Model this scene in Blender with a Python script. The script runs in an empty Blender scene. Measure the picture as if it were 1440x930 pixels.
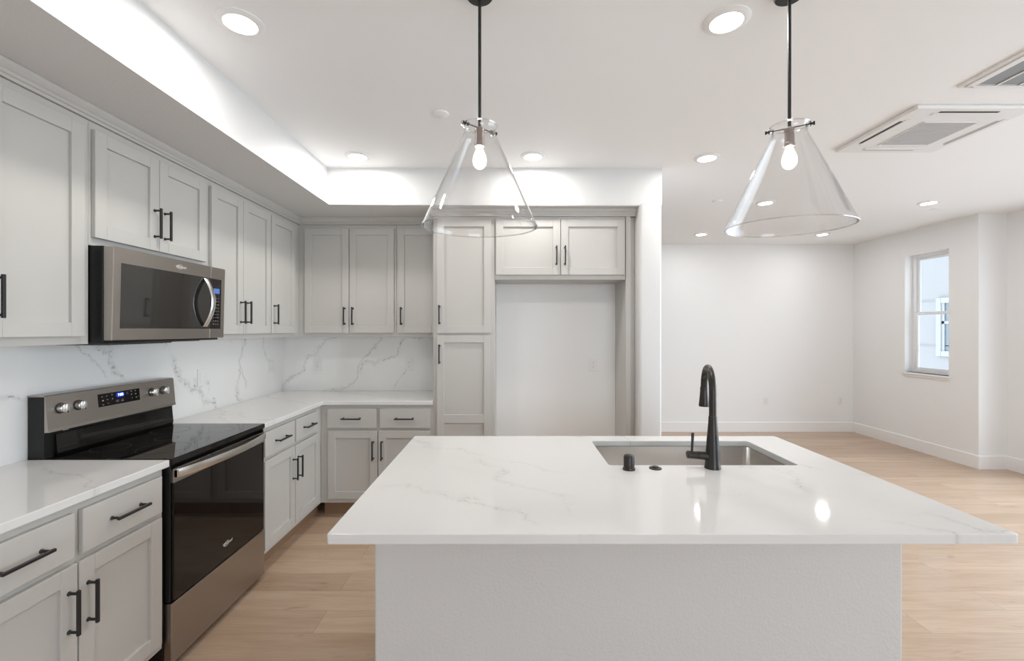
import bpy, bmesh, math, random
from mathutils import Vector, Matrix
random.seed(4)
C = bpy.context.scene.collection
S = bpy.context.scene
PI = math.pi

# ------------------------------------------------------------------ camera, world, light, exposure
F_PX = 630.0
cd = bpy.data.cameras.new('camera')
cd.sensor_width = 36.0
cd.lens = F_PX / 1440.0 * 36.0
cd.shift_x = 3.0 / 1440.0
cd.shift_y = -1.0 / 1440.0
cd.clip_start = 0.05
cam = bpy.data.objects.new('camera', cd)
C.objects.link(cam)
cam.location = (0, 0, 1.47)
cam.rotation_euler = (PI / 2, 0, 0)
S.camera = cam

w = bpy.data.worlds.new('world')
S.world = w
w.use_nodes = True
nt = w.node_tree
nt.nodes.clear()
wo = nt.nodes.new('ShaderNodeOutputWorld')
bg = nt.nodes.new('ShaderNodeBackground')
bg.inputs['Color'].default_value = (0.86, 0.93, 1.0, 1)
bg.inputs['Strength'].default_value = 1.7
nt.links.new(bg.outputs[0], wo.inputs[0])


def area_light(name, loc, rot, sx, sy, power, col=(1, 1, 1), spread=180):
    l = bpy.data.lights.new(name, 'AREA')
    l.shape = 'RECTANGLE'
    l.size = sx
    l.size_y = sy
    l.energy = power
    l.color = col
    l.spread = math.radians(spread)
    o = bpy.data.objects.new(name, l)
    C.objects.link(o)
    o.location = loc
    o.rotation_euler = rot
    o['kind'] = 'helper'
    return o


DAY = (0.74, 0.88, 1.0)
# area lamps added in unseen windows: rear one for fill, right one for daylight
area_light('added_window_light', (1.5, -3.42, 1.35), (-PI / 2 - .15, 0, PI), 2.4, 2.1, 19, (0.86, 0.93, 1.0), 150)
area_light('added_window_light', (5.17, 1.9, 1.30), (0, -PI / 2 + .38, PI), 2.1, 4.8, 37, DAY, 130)
LAMP_W = 3.4        # each recessed downlight
BULB = 70.0

vs = S.view_settings
vs.view_transform = 'Standard'
vs.look = 'None'
vs.gamma = 1.0
vs.use_curve_mapping = False
vs.exposure = 1.0
S.cycles.max_bounces = 14
S.cycles.diffuse_bounces = 7
S.cycles.glossy_bounces = 6
S.cycles.transparent_max_bounces = 16
S.cycles.sample_clamp_indirect = 6.0
S.cycles.caustics_reflective = False
S.cycles.caustics_refractive = False


# ------------------------------------------------------------------ node helpers
class NT:
    def __init__(s, name):
        s.m = bpy.data.materials.new(name)
        s.m.use_nodes = True
        s.t = s.m.node_tree
        s.t.nodes.clear()
        s.out = s.n('ShaderNodeOutputMaterial')

    def n(s, typ, **kw):
        nd = s.t.nodes.new(typ)
        for k, v in kw.items():
            setattr(nd, k, v)
        return nd

    def l(s, a, b):
        s.t.links.new(a, b)

    def put(s, sock, v):
        if hasattr(v, 'is_output'):
            s.l(v, sock)
        else:
            sock.default_value = v

    def math(s, op, a, b=None, c=None, clamp=False):
        nd = s.n('ShaderNodeMath', operation=op)
        nd.use_clamp = clamp
        s.put(nd.inputs[0], a)
        if b is not None:
            s.put(nd.inputs[1], b)
        if c is not None:
            s.put(nd.inputs[2], c)
        return nd.outputs[0]

    def coords(s):
        return s.n('ShaderNodeTexCoord').outputs['Object']

    def mapping(s, v, loc=(0, 0, 0), rot=(0, 0, 0), scale=(1, 1, 1)):
        nd = s.n('ShaderNodeMapping')
        s.l(v, nd.inputs['Vector'])
        nd.inputs['Location'].default_value = loc
        nd.inputs['Rotation'].default_value = rot
        nd.inputs['Scale'].default_value = scale
        return nd.outputs[0]

    def noise(s, v, scale, detail=3.0, rough=0.5, dist=0.0):
        nd = s.n('ShaderNodeTexNoise')
        s.l(v, nd.inputs['Vector'])
        nd.inputs['Scale'].default_value = scale
        nd.inputs['Detail'].default_value = detail
        nd.inputs['Roughness'].default_value = rough
        nd.inputs['Distortion'].default_value = dist
        return nd.outputs['Fac']

    def mix(s, f, a, b):
        nd = s.n('ShaderNodeMix', data_type='RGBA')
        s.put(nd.inputs[0], f)
        s.put(nd.inputs[6], a)
        s.put(nd.inputs[7], b)
        return nd.outputs[2]

    def ramp(s, f, p0, p1):
        nd = s.n('ShaderNodeMapRange')
        nd.interpolation_type = 'SMOOTHSTEP'
        s.put(nd.inputs[0], f)
        nd.inputs[1].default_value = p0
        nd.inputs[2].default_value = p1
        return nd.outputs[0]

    def bump(s, h, strength, dist):
        nd = s.n('ShaderNodeBump')
        nd.inputs['Strength'].default_value = strength
        nd.inputs['Distance'].default_value = dist
        s.l(h, nd.inputs['Height'])
        return nd.outputs[0]

    def principled(s, col=(0.8, 0.8, 0.8, 1), rough=0.5, metal=0.0, normal=None, spec=0.5, coat=0.0):
        p = s.n('ShaderNodeBsdfPrincipled')
        s.put(p.inputs['Base Color'], col)
        s.put(p.inputs['Roughness'], rough)
        p.inputs['Metallic'].default_value = metal
        p.inputs['Specular IOR Level'].default_value = spec
        p.inputs['Coat Weight'].default_value = coat
        if normal is not None:
            s.l(normal, p.inputs['Normal'])
        s.l(p.outputs[0], s.out.inputs[0])
        return p


def rgb(r, g, b):
    """sRGB 0-255 to linear."""
    def f(c):
        c /= 255.0
        return c / 12.92 if c <= 0.04045 else ((c + 0.055) / 1.055) ** 2.4
    return (f(r), f(g), f(b), 1)


def mat_paint(name, col, rough, scale, strength, spec=0.4):
    n = NT(name)
    co = n.coords()
    h = n.noise(co, scale, 2.0, 0.5)
    b = n.bump(h, strength, 0.002)
    n.principled(col, rough, normal=b, spec=spec)
    return n.m


def mat_plain(name, col, rough=0.5, metal=0.0, spec=0.5, coat=0.0, var=0.04, scale=30):
    n = NT(name)
    co = n.coords()
    f = n.noise(co, scale, 2.0)
    c2 = tuple(min(1, c * (1 - var)) for c in col[:3]) + (1,)
    cc = n.mix(f, col, c2)
    n.principled(cc, rough, metal, spec=spec, coat=coat)
    return n.m


def mat_steel(name, col, rough, scale, mval=1.0):
    n = NT(name)
    co = n.mapping(n.coords(), scale=scale)
    f = n.noise(co, 1.0, 3.0, 0.6)
    r = n.n('ShaderNodeMapRange')
    n.l(f, r.inputs[0])
    r.inputs[3].default_value = rough - 0.03
    r.inputs[4].default_value = rough + 0.05
    c2 = tuple(c * 0.94 for c in col[:3]) + (1,)
    b = n.bump(f, 0.04, 0.0004)
    n.principled(n.mix(f, col, c2), r.outputs[0], mval, normal=b)
    return n.m


def mat_quartz(name, axis_a, axis_b, dirs, seed, strength, warp=1.2, base=(0.84, 0.835, 0.82, 1)):
    """White engineered stone; dirs = list of (angle, spacing) of vein families in the (a,b) plane."""
    n = NT(name)
    co = n.coords()
    sep = n.n('ShaderNodeSeparateXYZ')
    n.l(co, sep.inputs[0])
    A = sep.outputs[axis_a]
    B = sep.outputs[axis_b]
    cmb = n.n('ShaderNodeCombineXYZ')
    n.l(A, cmb.inputs[0])
    n.l(B, cmb.inputs[1])
    cmb.inputs[2].default_value = seed
    P = cmb.outputs[0]
    total = None
    w1 = n.noise(P, 1.7, 2.0, 0.5)
    w2 = n.noise(P, 7.0, 3.0, 0.6)
    w3 = n.noise(P, 38.0, 3.0, 0.6)
    for i, (ang, sp) in enumerate(dirs):
        ca, sa = math.cos(ang), math.sin(ang)
        d = n.math('ADD', n.math('MULTIPLY', A, ca / sp), n.math('MULTIPLY', B, sa / sp))
        d = n.math('ADD', d, n.math('MULTIPLY', n.math('SUBTRACT', w1, 0.5), warp))
        d = n.math('ADD', d, n.math('MULTIPLY', n.math('SUBTRACT', w2, 0.5), 0.32))
        d = n.math('ADD', d, n.math('MULTIPLY', n.math('SUBTRACT', w3, 0.5), 0.11))
        d = n.math('ADD', d, 0.31 * i + seed)
        dist = n.math('ABSOLUTE', n.math('SUBTRACT', n.math('FRACT', d), 0.5))
        band = n.math('SUBTRACT', 1.0, n.ramp(dist, 0.0, 0.055))         # soft band
        core = n.math('SUBTRACT', 1.0, n.ramp(dist, 0.0, 0.016))
        pt = n.mapping(P, loc=(3.1 * i + seed, 1.7, 0))
        patch = n.ramp(n.noise(pt, 3.1, 2.0), 0.37, 0.56)
        speck = n.ramp(n.noise(pt, 60.0, 2.0), 0.44, 0.64)
        v = n.math('ADD', n.math('MULTIPLY', band, 0.28), n.math('MULTIPLY', n.math('MULTIPLY', core, speck), 0.9))
        v = n.math('MULTIPLY', v, patch)
        total = v if total is None else n.math('MAXIMUM', total, v)
    total = n.math('MULTIPLY', total, strength, clamp=True)
    cloud = n.noise(P, 3.0, 3.0)
    b2 = tuple(c * 0.965 for c in base[:3]) + (1,)
    c0 = n.mix(cloud, base, b2)
    col = n.mix(total, c0, (0.33, 0.31, 0.29, 1))
    n.principled(col, 0.06, spec=0.5)
    return n.m


def mat_floor():
    n = NT('oak_plank_floor')
    co = n.coords()
    br = n.n('ShaderNodeTexBrick')
    br.offset = 0.37
    br.offset_frequency = 2
    n.l(n.mapping(co, loc=(0.4, -0.057, 0)), br.inputs['Vector'])
    br.inputs['Scale'].default_value = 1.0
    br.inputs['Brick Width'].default_value = 1.5
    br.inputs['Row Height'].default_value = 0.176
    br.inputs['Mortar Size'].default_value = 0.0013
    br.inputs['Mortar Smooth'].default_value = 0.4
    br.inputs['Color1'].default_value = (0, 0, 0, 1)
    br.inputs['Color2'].default_value = (1, 1, 1, 1)
    br.inputs['Mortar'].default_value = (0.5, 0.5, 0.5, 1)
    bw = n.n('ShaderNodeRGBToBW')
    n.l(br.outputs['Color'], bw.inputs[0])
    pid = bw.outputs[0]
    # offset the grain per plank
    cmb = n.n('ShaderNodeCombineXYZ')
    n.l(n.math('MULTIPLY', pid, 37.0), cmb.inputs[0])
    n.l(n.math('MULTIPLY', pid, 11.0), cmb.inputs[2])
    va = n.n('ShaderNodeVectorMath', operation='ADD')
    n.l(co, va.inputs[0])
    n.l(cmb.outputs[0], va.inputs[1])
    g1 = n.noise(n.mapping(va.outputs[0], scale=(0.8, 6.5, 1)), 1.8, 3.0, 0.55, 0.7)
    g2 = n.noise(n.mapping(va.outputs[0], scale=(2.6, 70, 1)), 2.2, 4.0, 0.65)
    g3 = n.noise(n.mapping(va.outputs[0], loc=(4, 2, 0), scale=(2.4, 9, 1)), 1.5, 4.0, 0.6, 1.2)
    c = n.mix(pid, rgb(197, 172, 149), rgb(178, 153, 130))
    c = n.mix(n.math('MULTIPLY', n.ramp(g1, 0.40, 0.72), 0.55), c, rgb(166, 135, 107))
    c = n.mix(n.math('MULTIPLY', n.ramp(g2, 0.45, 0.72), 0.22), c, rgb(132, 103, 78))
    c = n.mix(n.math('MULTIPLY', n.ramp(g3, 0.63, 0.76), 0.50), c, rgb(138, 107, 82))
    c = n.mix(n.math('MULTIPLY', br.outputs['Fac'], 0.55), c, rgb(110, 84, 62))
    h = n.math('SUBTRACT', n.math('MULTIPLY', g2, 0.15), br.outputs['Fac'])
    n.principled(c, n.math('ADD', 0.30, n.math('MULTIPLY', g2, 0.16)), normal=n.bump(h, 0.25, 0.0012), spec=0.5, coat=0.25)
    return n.m


def mat_glass(name, tint=(1, 1, 1, 1), ior=1.5, boost=1.0, rough=0.0):
    n = NT(name)
    co = n.coords()
    h = n.noise(co, 9.0, 1.0)
    b = n.bump(h, 0.10, 0.004)
    tr = n.n('ShaderNodeBsdfTransparent')
    tr.inputs[0].default_value = tint
    gl = n.n('ShaderNodeBsdfGlossy')
    gl.inputs['Roughness'].default_value = rough
    n.l(b, gl.inputs['Normal'])
    geo = n.n('ShaderNodeNewGeometry')
    dt = n.n('ShaderNodeVectorMath', operation='DOT_PRODUCT')
    n.l(b, dt.inputs[0])
    n.l(geo.outputs['Incoming'], dt.inputs[1])
    r0 = ((ior - 1) / (ior + 1)) ** 2
    g1 = n.math('POWER', n.math('SUBTRACT', 1.0, n.math('ABSOLUTE', dt.outputs['Value']), clamp=True), 5.0)
    fres = n.math('ADD', r0, n.math('MULTIPLY', g1, 1 - r0))
    mx = n.n('ShaderNodeMixShader')
    n.l(n.math('MULTIPLY', fres, boost, clamp=True), mx.inputs[0])
    n.l(tr.outputs[0], mx.inputs[1])
    n.l(gl.outputs[0], mx.inputs[2])
    n.l(mx.outputs[0], n.out.inputs[0])
    return n.m


def mat_glow_glass(name):
    n = NT(name)
    tr = n.n('ShaderNodeBsdfTransparent')
    e = n.n('ShaderNodeEmission')
    e.inputs[0].default_value = (1.0, .95, .88, 1)
    e.inputs[1].default_value = 1.6
    lw = n.n('ShaderNodeLayerWeight')
    lw.inputs[0].default_value = 0.35
    ad = n.n('ShaderNodeMixShader')
    n.l(n.math('SUBTRACT', 0.62, n.math('MULTIPLY', lw.outputs['Facing'], 0.5)), ad.inputs[0])
    n.l(tr.outputs[0], ad.inputs[1])
    n.l(e.outputs[0], ad.inputs[2])
    n.l(ad.outputs[0], n.out.inputs[0])
    return n.m


def mat_emit(name, col, strength):
    n = NT(name)
    e = n.n('ShaderNodeEmission')
    e.inputs[0].default_value = col
    e.inputs[1].default_value = strength
    n.l(e.outputs[0], n.out.inputs[0])
    return n.m


M = {}
M['wall'] = mat_paint('white_wall_paint', (0.82, 0.825, 0.825, 1), 0.55, 120, 0.18)
M['ceiling'] = mat_paint('white_ceiling_paint', (0.88, 0.885, 0.89, 1), 0.6, 120, 0.15)
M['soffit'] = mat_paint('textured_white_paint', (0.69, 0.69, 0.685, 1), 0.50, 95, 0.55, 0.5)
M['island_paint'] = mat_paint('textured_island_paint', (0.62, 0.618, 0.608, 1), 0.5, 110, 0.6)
M['trim'] = mat_paint('white_trim_paint', (0.83, 0.83, 0.825, 1), 0.35, 20, 0.03)
M['cab'] = mat_paint('grey_cabinet_paint', (0.51, 0.497, 0.470, 1), 0.38, 60, 0.03)
M['cab_dark'] = mat_paint('grey_cabinet_seam', (0.40, 0.39, 0.37, 1), 0.45, 60, 0.03)
M['toe'] = mat_plain('wood_tone_toe_kick', rgb(150, 120, 94), 0.5, var=0.2, scale=12)
M['black'] = mat_plain('matte_black_metal', (0.012, 0.012, 0.013, 1), 0.42, spec=0.5)
M['black_body'] = mat_plain('black_enamel', (0.008, 0.008, 0.008, 1), 0.30, spec=0.35)
M['bronze'] = mat_plain('dark_bronze_metal', (0.034, 0.030, 0.027, 1), 0.34, 0.5)
M['steel'] = mat_steel('brushed_stainless_steel', (0.42, 0.385, 0.352, 1), 0.30, (4, 2, 260))
M['steel_bright'] = mat_steel('bright_stainless_steel', (0.74, 0.73, 0.72, 1), 0.20, (10, 10, 80))
M['steel_sink'] = mat_steel('brushed_sink_steel', (0.72, 0.69, 0.66, 1), 0.22, (60, 60, 5))
M['black_glass'] = mat_plain('black_glass', (0.006, 0.005, 0.005, 1), 0.035, spec=0.42)
M['mw_glass'] = mat_plain('dark_microwave_glass', (0.016, 0.014, 0.013, 1), 0.05, spec=1.0)
M['plastic'] = mat_plain('white_plastic', (0.80, 0.80, 0.79, 1), 0.35)
M['slot'] = mat_plain('dark_slot', (0.05, 0.05, 0.05, 1), 0.6)
M['grey_plastic'] = mat_plain('grey_plastic', (0.45, 0.45, 0.45, 1), 0.5)
M['louvre'] = mat_plain('grey_louvre', (0.30, 0.30, 0.30, 1), 0.5)
M['cassette_mesh'] = mat_plain('light_grey_mesh', (0.55, 0.55, 0.55, 1), 0.5)
M['vinyl'] = mat_plain('white_vinyl', (0.82, 0.83, 0.84, 1), 0.3)
M['shade_glass'] = mat_glass('clear_shade_glass', (0.985, 0.985, 0.985, 1), 1.5, 1.25)
M['rim_glass'] = mat_glass('thick_rim_glass', (0.97, 0.97, 0.97, 1), 2.4, 1.6)
M['pane'] = mat_glass('window_pane_glass', (0.97, 0.98, 0.99, 1), 1.45, 0.9)
M['socket'] = mat_plain('brushed_socket', (0.30, 0.24, 0.22, 1), 0.35, 0.6)
M['lamp_disc'] = mat_emit('lit_diffuser', (1.0, 0.985, 0.96, 1), 7.0)
M['bulb'] = mat_emit('lit_bulb', (1.0, 0.96, 0.90, 1), BULB)
M['bulb_glass'] = mat_glow_glass('glowing_bulb_glass')
M['lcd_blue'] = mat_emit('blue_display', (0.01, 0.03, 0.28, 1), 0.8)
M['lcd_text'] = mat_emit('blue_white_digits', (0.55, 0.70, 1.0, 1), 1.6)
M['print'] = mat_plain('pale_grey_print', (0.25, 0.25, 0.25, 1), 0.5)
M['logo'] = mat_plain('silver_logo', (0.80, 0.79, 0.78, 1), 0.3, 0.3)
M['floor'] = mat_floor()
M['quartz_top'] = mat_quartz('quartz_worktop', 0, 1, [(1.05, 0.52), (0.55, 0.95)], 2.3, 0.36, base=(0.72, 0.713, 0.70, 1), warp=0.9)
M['quartz_left'] = mat_quartz('quartz_backsplash_left', 1, 2, [(0.75, 0.40), (0.35, 0.9)], 5.2, 0.68)
M['quartz_back'] = mat_quartz('quartz_backsplash_back', 0, 2, [(-0.72, 0.36), (-1.1, 0.7)], 1.4, 0.74)
M['stucco'] = mat_paint('pale_blue_stucco', (0.29, 0.297, 0.305, 1), 0.8, 40, 0.3)
M['out_trim'] = mat_plain('pale_exterior_trim', (0.33, 0.35, 0.37, 1), 0.5)
M['out_glass'] = mat_plain('dark_exterior_glass', (0.12, 0.17, 0.20, 1), 0.08, spec=0.8)


# ------------------------------------------------------------------ mesh helpers
def box(bm, x0, x1, y0, y1, z0, z1, bev=0.0, seg=1):
    r = bmesh.ops.create_cube(bm, size=1.0)
    vsx = r['verts']
    for v in vsx:
        v.co = Vector(((x0 + x1) / 2 + v.co.x * (x1 - x0), (y0 + y1) / 2 + v.co.y * (y1 - y0),
                       (z0 + z1) / 2 + v.co.z * (z1 - z0)))
    if bev > 0:
        es = list({e for v in vsx for e in v.link_edges})
        bmesh.ops.bevel(bm, geom=es, offset=bev, segments=seg, affect='EDGES', profile=0.5)
    return vsx


def lathe(bm, prof, n=32, center=(0, 0, 0), axis='Z', cap=True):
    """prof: list of (r, h)."""
    rings = []
    cx, cy, cz = center
    for r, h in prof:
        ring = []
        for i in range(n):
            a = 2 * PI * i / n
            p = (r * math.cos(a), r * math.sin(a), h)
            if axis == 'X':
                p = (p[2], p[0], p[1])
            elif axis == 'Y':
                p = (p[1], p[2], p[0])
            ring.append(bm.verts.new((cx + p[0], cy + p[1], cz + p[2])))
        rings.append(ring)
    for a, b in zip(rings[:-1], rings[1:]):
        for i in range(n):
            j = (i + 1) % n
            bm.faces.new((a[i], a[j], b[j], b[i]))
    if cap:
        for ring in (rings[0], rings[-1]):
            try:
                bm.faces.new(ring)
            except ValueError:
                pass
    return rings


def tube(bm, pts, rad, n=12, cap=True):
    """Round bar along pts; rad number or list."""
    pts = [Vector(p) for p in pts]
    rs = rad if isinstance(rad, (list, tuple)) else [rad] * len(pts)
    rings = []
    up = None
    for i, p in enumerate(pts):
        if i == 0:
            t = pts[1] - pts[0]
        elif i == len(pts) - 1:
            t = pts[-1] - pts[-2]
        else:
            t = pts[i + 1] - pts[i - 1]
        t.normalize()
        if up is None:
            up = Vector((0, 0, 1)) if abs(t.z) < 0.9 else Vector((1, 0, 0))
        s = t.cross(up)
        s.normalize()
        up = s.cross(t)
        up.normalize()
        rings.append([bm.verts.new(p + (s * math.cos(2 * PI * k / n) + up * math.sin(2 * PI * k / n)) * rs[i])
                      for k in range(n)])
    for a, b in zip(rings[:-1], rings[1:]):
        for i in range(n):
            j = (i + 1) % n
            bm.faces.new((a[i], a[j], b[j], b[i]))
    if cap:
        bm.faces.new(rings[0])
        bm.faces.new(rings[-1])


def prism(bm, poly, lo, hi, axis):
    """Extrude a closed 2D polygon; axis 'X': poly=(y,z); 'Y': (x,z); 'Z': (x,y)."""
    def P(u, v, w_):
        return {'X': (w_, u, v), 'Y': (u, w_, v), 'Z': (u, v, w_)}[axis]
    a = [bm.verts.new(P(u, v, lo)) for u, v in poly]
    b = [bm.verts.new(P(u, v, hi)) for u, v in poly]
    n = len(poly)
    for i in range(n):
        j = (i + 1) % n
        bm.faces.new((a[i], a[j], b[j], b[i]))
    bm.faces.new(a)
    bm.faces.new(b)
    return a, b


def obj(name, bm, mat, parent=None, smooth=False, angle=35):
    bmesh.ops.recalc_face_normals(bm, faces=bm.faces)
    if smooth:
        for f in bm.faces:
            f.smooth = True
        lim = math.radians(angle)
        for e in bm.edges:
            e.smooth = not (len(e.link_faces) == 2 and e.calc_face_angle(0) > lim)
    me = bpy.data.meshes.new(name)
    bm.to_mesh(me)
    bm.free()
    for m_ in (mat if isinstance(mat, (list, tuple)) else [mat]):
        me.materials.append(m_)
    o = bpy.data.objects.new(name, me)
    C.objects.link(o)
    if parent is not None:
        o.parent = parent
    return o


def nb():
    return bmesh.new()


def tag(o, label=None, cat=None, group=None, kind=None):
    if label:
        o['label'] = label
    if cat:
        o['category'] = cat
    if group:
        o['group'] = group
    if kind:
        o['kind'] = kind
    return o


def empty(name, loc, label, cat, group=None, rz=0.0):
    o = bpy.data.objects.new(name, None)
    o.empty_display_size = 0.05
    C.objects.link(o)
    o.location = loc
    o.rotation_euler = (0, 0, rz)
    return tag(o, label, cat, group)


def struct(name, bm, mat, smooth=False, label=None):
    o = obj(name, bm, mat, None, smooth)
    o['kind'] = 'structure'
    if label:
        o['label'] = label
    return o


def copy_tree(o, parent=None):
    c = o.copy()
    C.objects.link(c)
    c.parent = parent
    for ch in list(o.children):
        copy_tree(ch, c)
    return c


def text_mesh(s, size, extrude=0.0004, shear=0.0, spacing=1.0):
    cu = bpy.data.curves.new('text', 'FONT')
    cu.body = s
    cu.size = size
    cu.extrude = extrude
    cu.shear = shear
    cu.space_character = spacing
    cu.align_x = 'CENTER'
    cu.align_y = 'CENTER'
    o = bpy.data.objects.new('text', cu)
    C.objects.link(o)
    dg = bpy.context.evaluated_depsgraph_get()
    me = bpy.data.meshes.new_from_object(o.evaluated_get(dg))
    bpy.data.objects.remove(o)
    bpy.data.curves.remove(cu)
    return me


def put_text(name, s, size, mat, parent, origin, right, up, **kw):
    """Flat lettering at origin (parent space) with given right and up directions."""
    me = text_mesh(s, size, **kw)
    r = Vector(right).normalized()
    u = Vector(up).normalized()
    nn = r.cross(u)
    m4 = Matrix((r, u, nn)).transposed().to_4x4()
    m4.translation = Vector(origin)
    me.transform(m4)
    me.materials.clear()
    me.materials.append(mat)
    me.name = name
    o = bpy.data.objects.new(name, me)
    C.objects.link(o)
    o.parent = parent
    return o


# ------------------------------------------------------------------ room shell
ZC = 2.70          # ceiling
ZS = 2.415         # soffit underside
XW = -2.09         # left wall face
YB = 4.11          # kitchen back wall face
YF = 6.463         # far living room wall face
XR = 4.95          # right wall face beyond the jog
XR2 = 5.25         # right wall face before the jog
YJ = 4.73          # the jog
YR = -3.6          # wall behind the camera
XS, YS = -1.385, 3.40   # soffit faces
XC0, XC1 = 0.985, 1.155  # wall end beside the fridge recess

bm = nb()
box(bm, XW - .15, XR2 + .15, YR - .15, YF + .15, -.12, 0)
struct('floor', bm, M['floor'])
bm = nb()
box(bm, XW - .15, XR2 + .15, YR - .15, YF + .15, ZC, ZC + .12)
struct('ceiling', bm, M['ceiling'])
bm = nb()
box(bm, XW - .15, XW, YR - .15, YF + .15, 0, ZC)
struct('wall_left', bm, M['wall'])

# kitchen back wall with the furred-out recess back
bm = nb()
box(bm, XW, XC1, YB, YB + .15, 0, ZC)
struct('wall_back', bm, M['wall'])
bm = nb()
box(bm, -.1175, .906, 3.85, YB - .001, 0, ZS - .001)
struct('wall_recess', bm, M['wall'])

# dropped soffit over the left and back cabinets plus the wall end right of the fridge recess
bm = nb()
verts = []
path = [(XW, YR), (XS, YR), (XS, YS), (XC1, YS), (XC1, YB), (XW, YB)]
a, b = prism(bm, path, ZS, ZC, 'Z')
bm.edges.ensure_lookup_table()


def is_edge(e, fn):
    return all(fn(v.co) for v in e.verts)


es = [e for e in bm.edges if is_edge(e, lambda c: abs(c.z - ZS) < 1e-5 and (abs(c.x - XS) < 1e-5 or (abs(c.y - YS) < 1e-5 and c.x > XS - 1e-4 and c.x < XC1 + 1e-4)))
      and (abs(e.verts[0].co.x - e.verts[1].co.x) < 1e-5 or abs(e.verts[0].co.y - YS) < 1e-5) and not (abs(e.verts[0].co.x - XC1) < 1e-5 and abs(e.verts[1].co.x - XC1) < 1e-5)]
bmesh.ops.bevel(bm, geom=es, offset=0.022, segments=5, affect='EDGES', profile=0.5)
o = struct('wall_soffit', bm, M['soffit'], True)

bm = nb()
a, b = prism(bm, [(XC0, YS), (XC1, YS), (XC1, YB), (XC0, YB)], 0, ZS + .02, 'Z')
es = [e for e in bm.edges if abs(e.verts[0].co.z - e.verts[1].co.z) > .5 and abs(e.verts[0].co.y - YS) < 1e-4]
bmesh.ops.bevel(bm, geom=es, offset=0.02, segments=5, affect='EDGES', profile=0.5)
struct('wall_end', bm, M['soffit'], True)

bm = nb()
box(bm, XW, XR2, YF, YF + .15, 0, ZC)
struct('wall_far', bm, M['wall'])

# right wall beyond the jog, with the window opening
WY0, WY1, WZ0, WZ1 = 5.052, 5.614, 0.945, 2.395
bm = nb()
XO = XR + .16
box(bm, XR, XO, YJ, WY0, 0, ZC)
box(bm, XR, XO, WY1, YF, 0, ZC)
box(bm, XR, XO, WY0, WY1, 0, WZ0)
box(bm, XR, XO, WY0, WY1, WZ1, ZC)
box(bm, XO, XR2 + .15, YJ, YJ + .16, 0, ZC)
struct('wall_right', bm, M['wall'])

# wall right of the camera, with a wide window (out of frame) and the wall behind it
bm = nb()
SY0, SY1, SZ0, SZ1 = -0.5, 4.3, 0.25, 2.35
box(bm, XR2, XR2 + .15, YR, SY0, 0, ZC)
box(bm, XR2, XR2 + .15, SY1, YJ, 0, ZC)
box(bm, XR2, XR2 + .15, SY0, SY1, 0, SZ0)
box(bm, XR2, XR2 + .15, SY0, SY1, SZ1, ZC)
struct('wall_side', bm, M['wall'])
bm = nb()
BX0, BX1 = 0.3, 2.7  # added opening, placed so its light reaches the kitchen fronts
box(bm, XW, BX0, YR - .15, YR, 0, ZC)
box(bm, BX1, XR2, YR - .15, YR, 0, ZC)
box(bm, BX0, BX1, YR - .15, YR, 0, .3)
box(bm, BX0, BX1, YR - .15, YR, 2.4, ZC)
struct('wall_rear', bm, M['wall'])


def baseboard(name, pts, h=.14, t=.014):
    """Skirting along a polyline of wall-face points; room lies to the left of travel."""
    bm = nb()
    prof = [(0, 0), (t, 0), (t, h - .006), (t - .004, h), (0, h)]
    secs = []
    n = len(pts)
    for i, p in enumerate(pts):
        p = Vector((p[0], p[1], 0))
        d0 = (p - Vector((*pts[i - 1], 0))).normalized() if i > 0 else None
        d1 = (Vector((*pts[i + 1], 0)) - p).normalized() if i < n - 1 else None
        d0 = d0 or d1
        d1 = d1 or d0
        n0 = Vector((-d0.y, d0.x, 0))
        n1 = Vector((-d1.y, d1.x, 0))
        m = (n0 + n1)
        m = m / m.dot(n0)
        secs.append([bm.verts.new(p + m * u + Vector((0, 0, v))) for u, v in prof])
    for s0, s1 in zip(secs[:-1], secs[1:]):
        for k in range(len(prof)):
            j = (k + 1) % len(prof)
            bm.faces.new((s0[k], s0[j], s1[j], s1[k]))
    bm.faces.new(secs[0])
    bm.faces.new(secs[-1])
    return struct(name, bm, M['trim'])


baseboard('baseboard_right', [(XR2, YR), (XR2, YJ), (XR, YJ), (XR, YF)])
baseboard('baseboard_far', [(XR - .014, YF), (XW, YF)])

# ------------------------------------------------------------------ window in the right wall (double hung)
win = bpy.data.objects.new('window_1', None)
C.objects.link(win)
win.location = (XR, WY0, WZ0)
win['kind'] = 'structure'
WW, WH = WY1 - WY0, WZ1 - WZ0
bm = nb()
fx0, fx1 = .095, .155
box(bm, fx0, fx1, 0, .035, 0, WH)
box(bm, fx0, fx1, WW - .035, WW, 0, WH)
box(bm, fx0, fx1, .035, WW - .035, 0, .03)
box(bm, fx0, fx1, .035, WW - .035, WH - .035, WH)
obj('window_frame', bm, M['vinyl'], win)
zm = 1.67 - WZ0


def sash(name, xa, xb, z0, z1):
    bm = nb()
    s = .032
    y0, y1 = .035, WW - .035
    box(bm, xa, xb, y0, y0 + s, z0, z1, .002)
    box(bm, xa, xb, y1 - s, y1, z0, z1, .002)
    box(bm, xa, xb, y0 + s, y1 - s, z0, z0 + s, .002)
    box(bm, xa, xb, y0 + s, y1 - s, z1 - s, z1, .002)
    f = obj(name, bm, M['vinyl'], win)
    bm = nb()
    xm = (xa + xb) / 2
    box(bm, xm - .003, xm + .003, y0 + s, y1 - s, z0 + s, z1 - s)
    obj('pane', bm, M['pane'], f)


sash('lower_sash', .10, .124, .03, zm + .018)
sash('upper_sash', .126, .15, zm - .016, WH - .035)
bm = nb()
box(bm, -.028, .095, -.03, WW + .03, -.022, 0, .004, 2)
box(bm, -.012, 0, -.02, WW + .02, -.05, -.022, .002)
obj('window_sill', bm, M['trim'], win)


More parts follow.
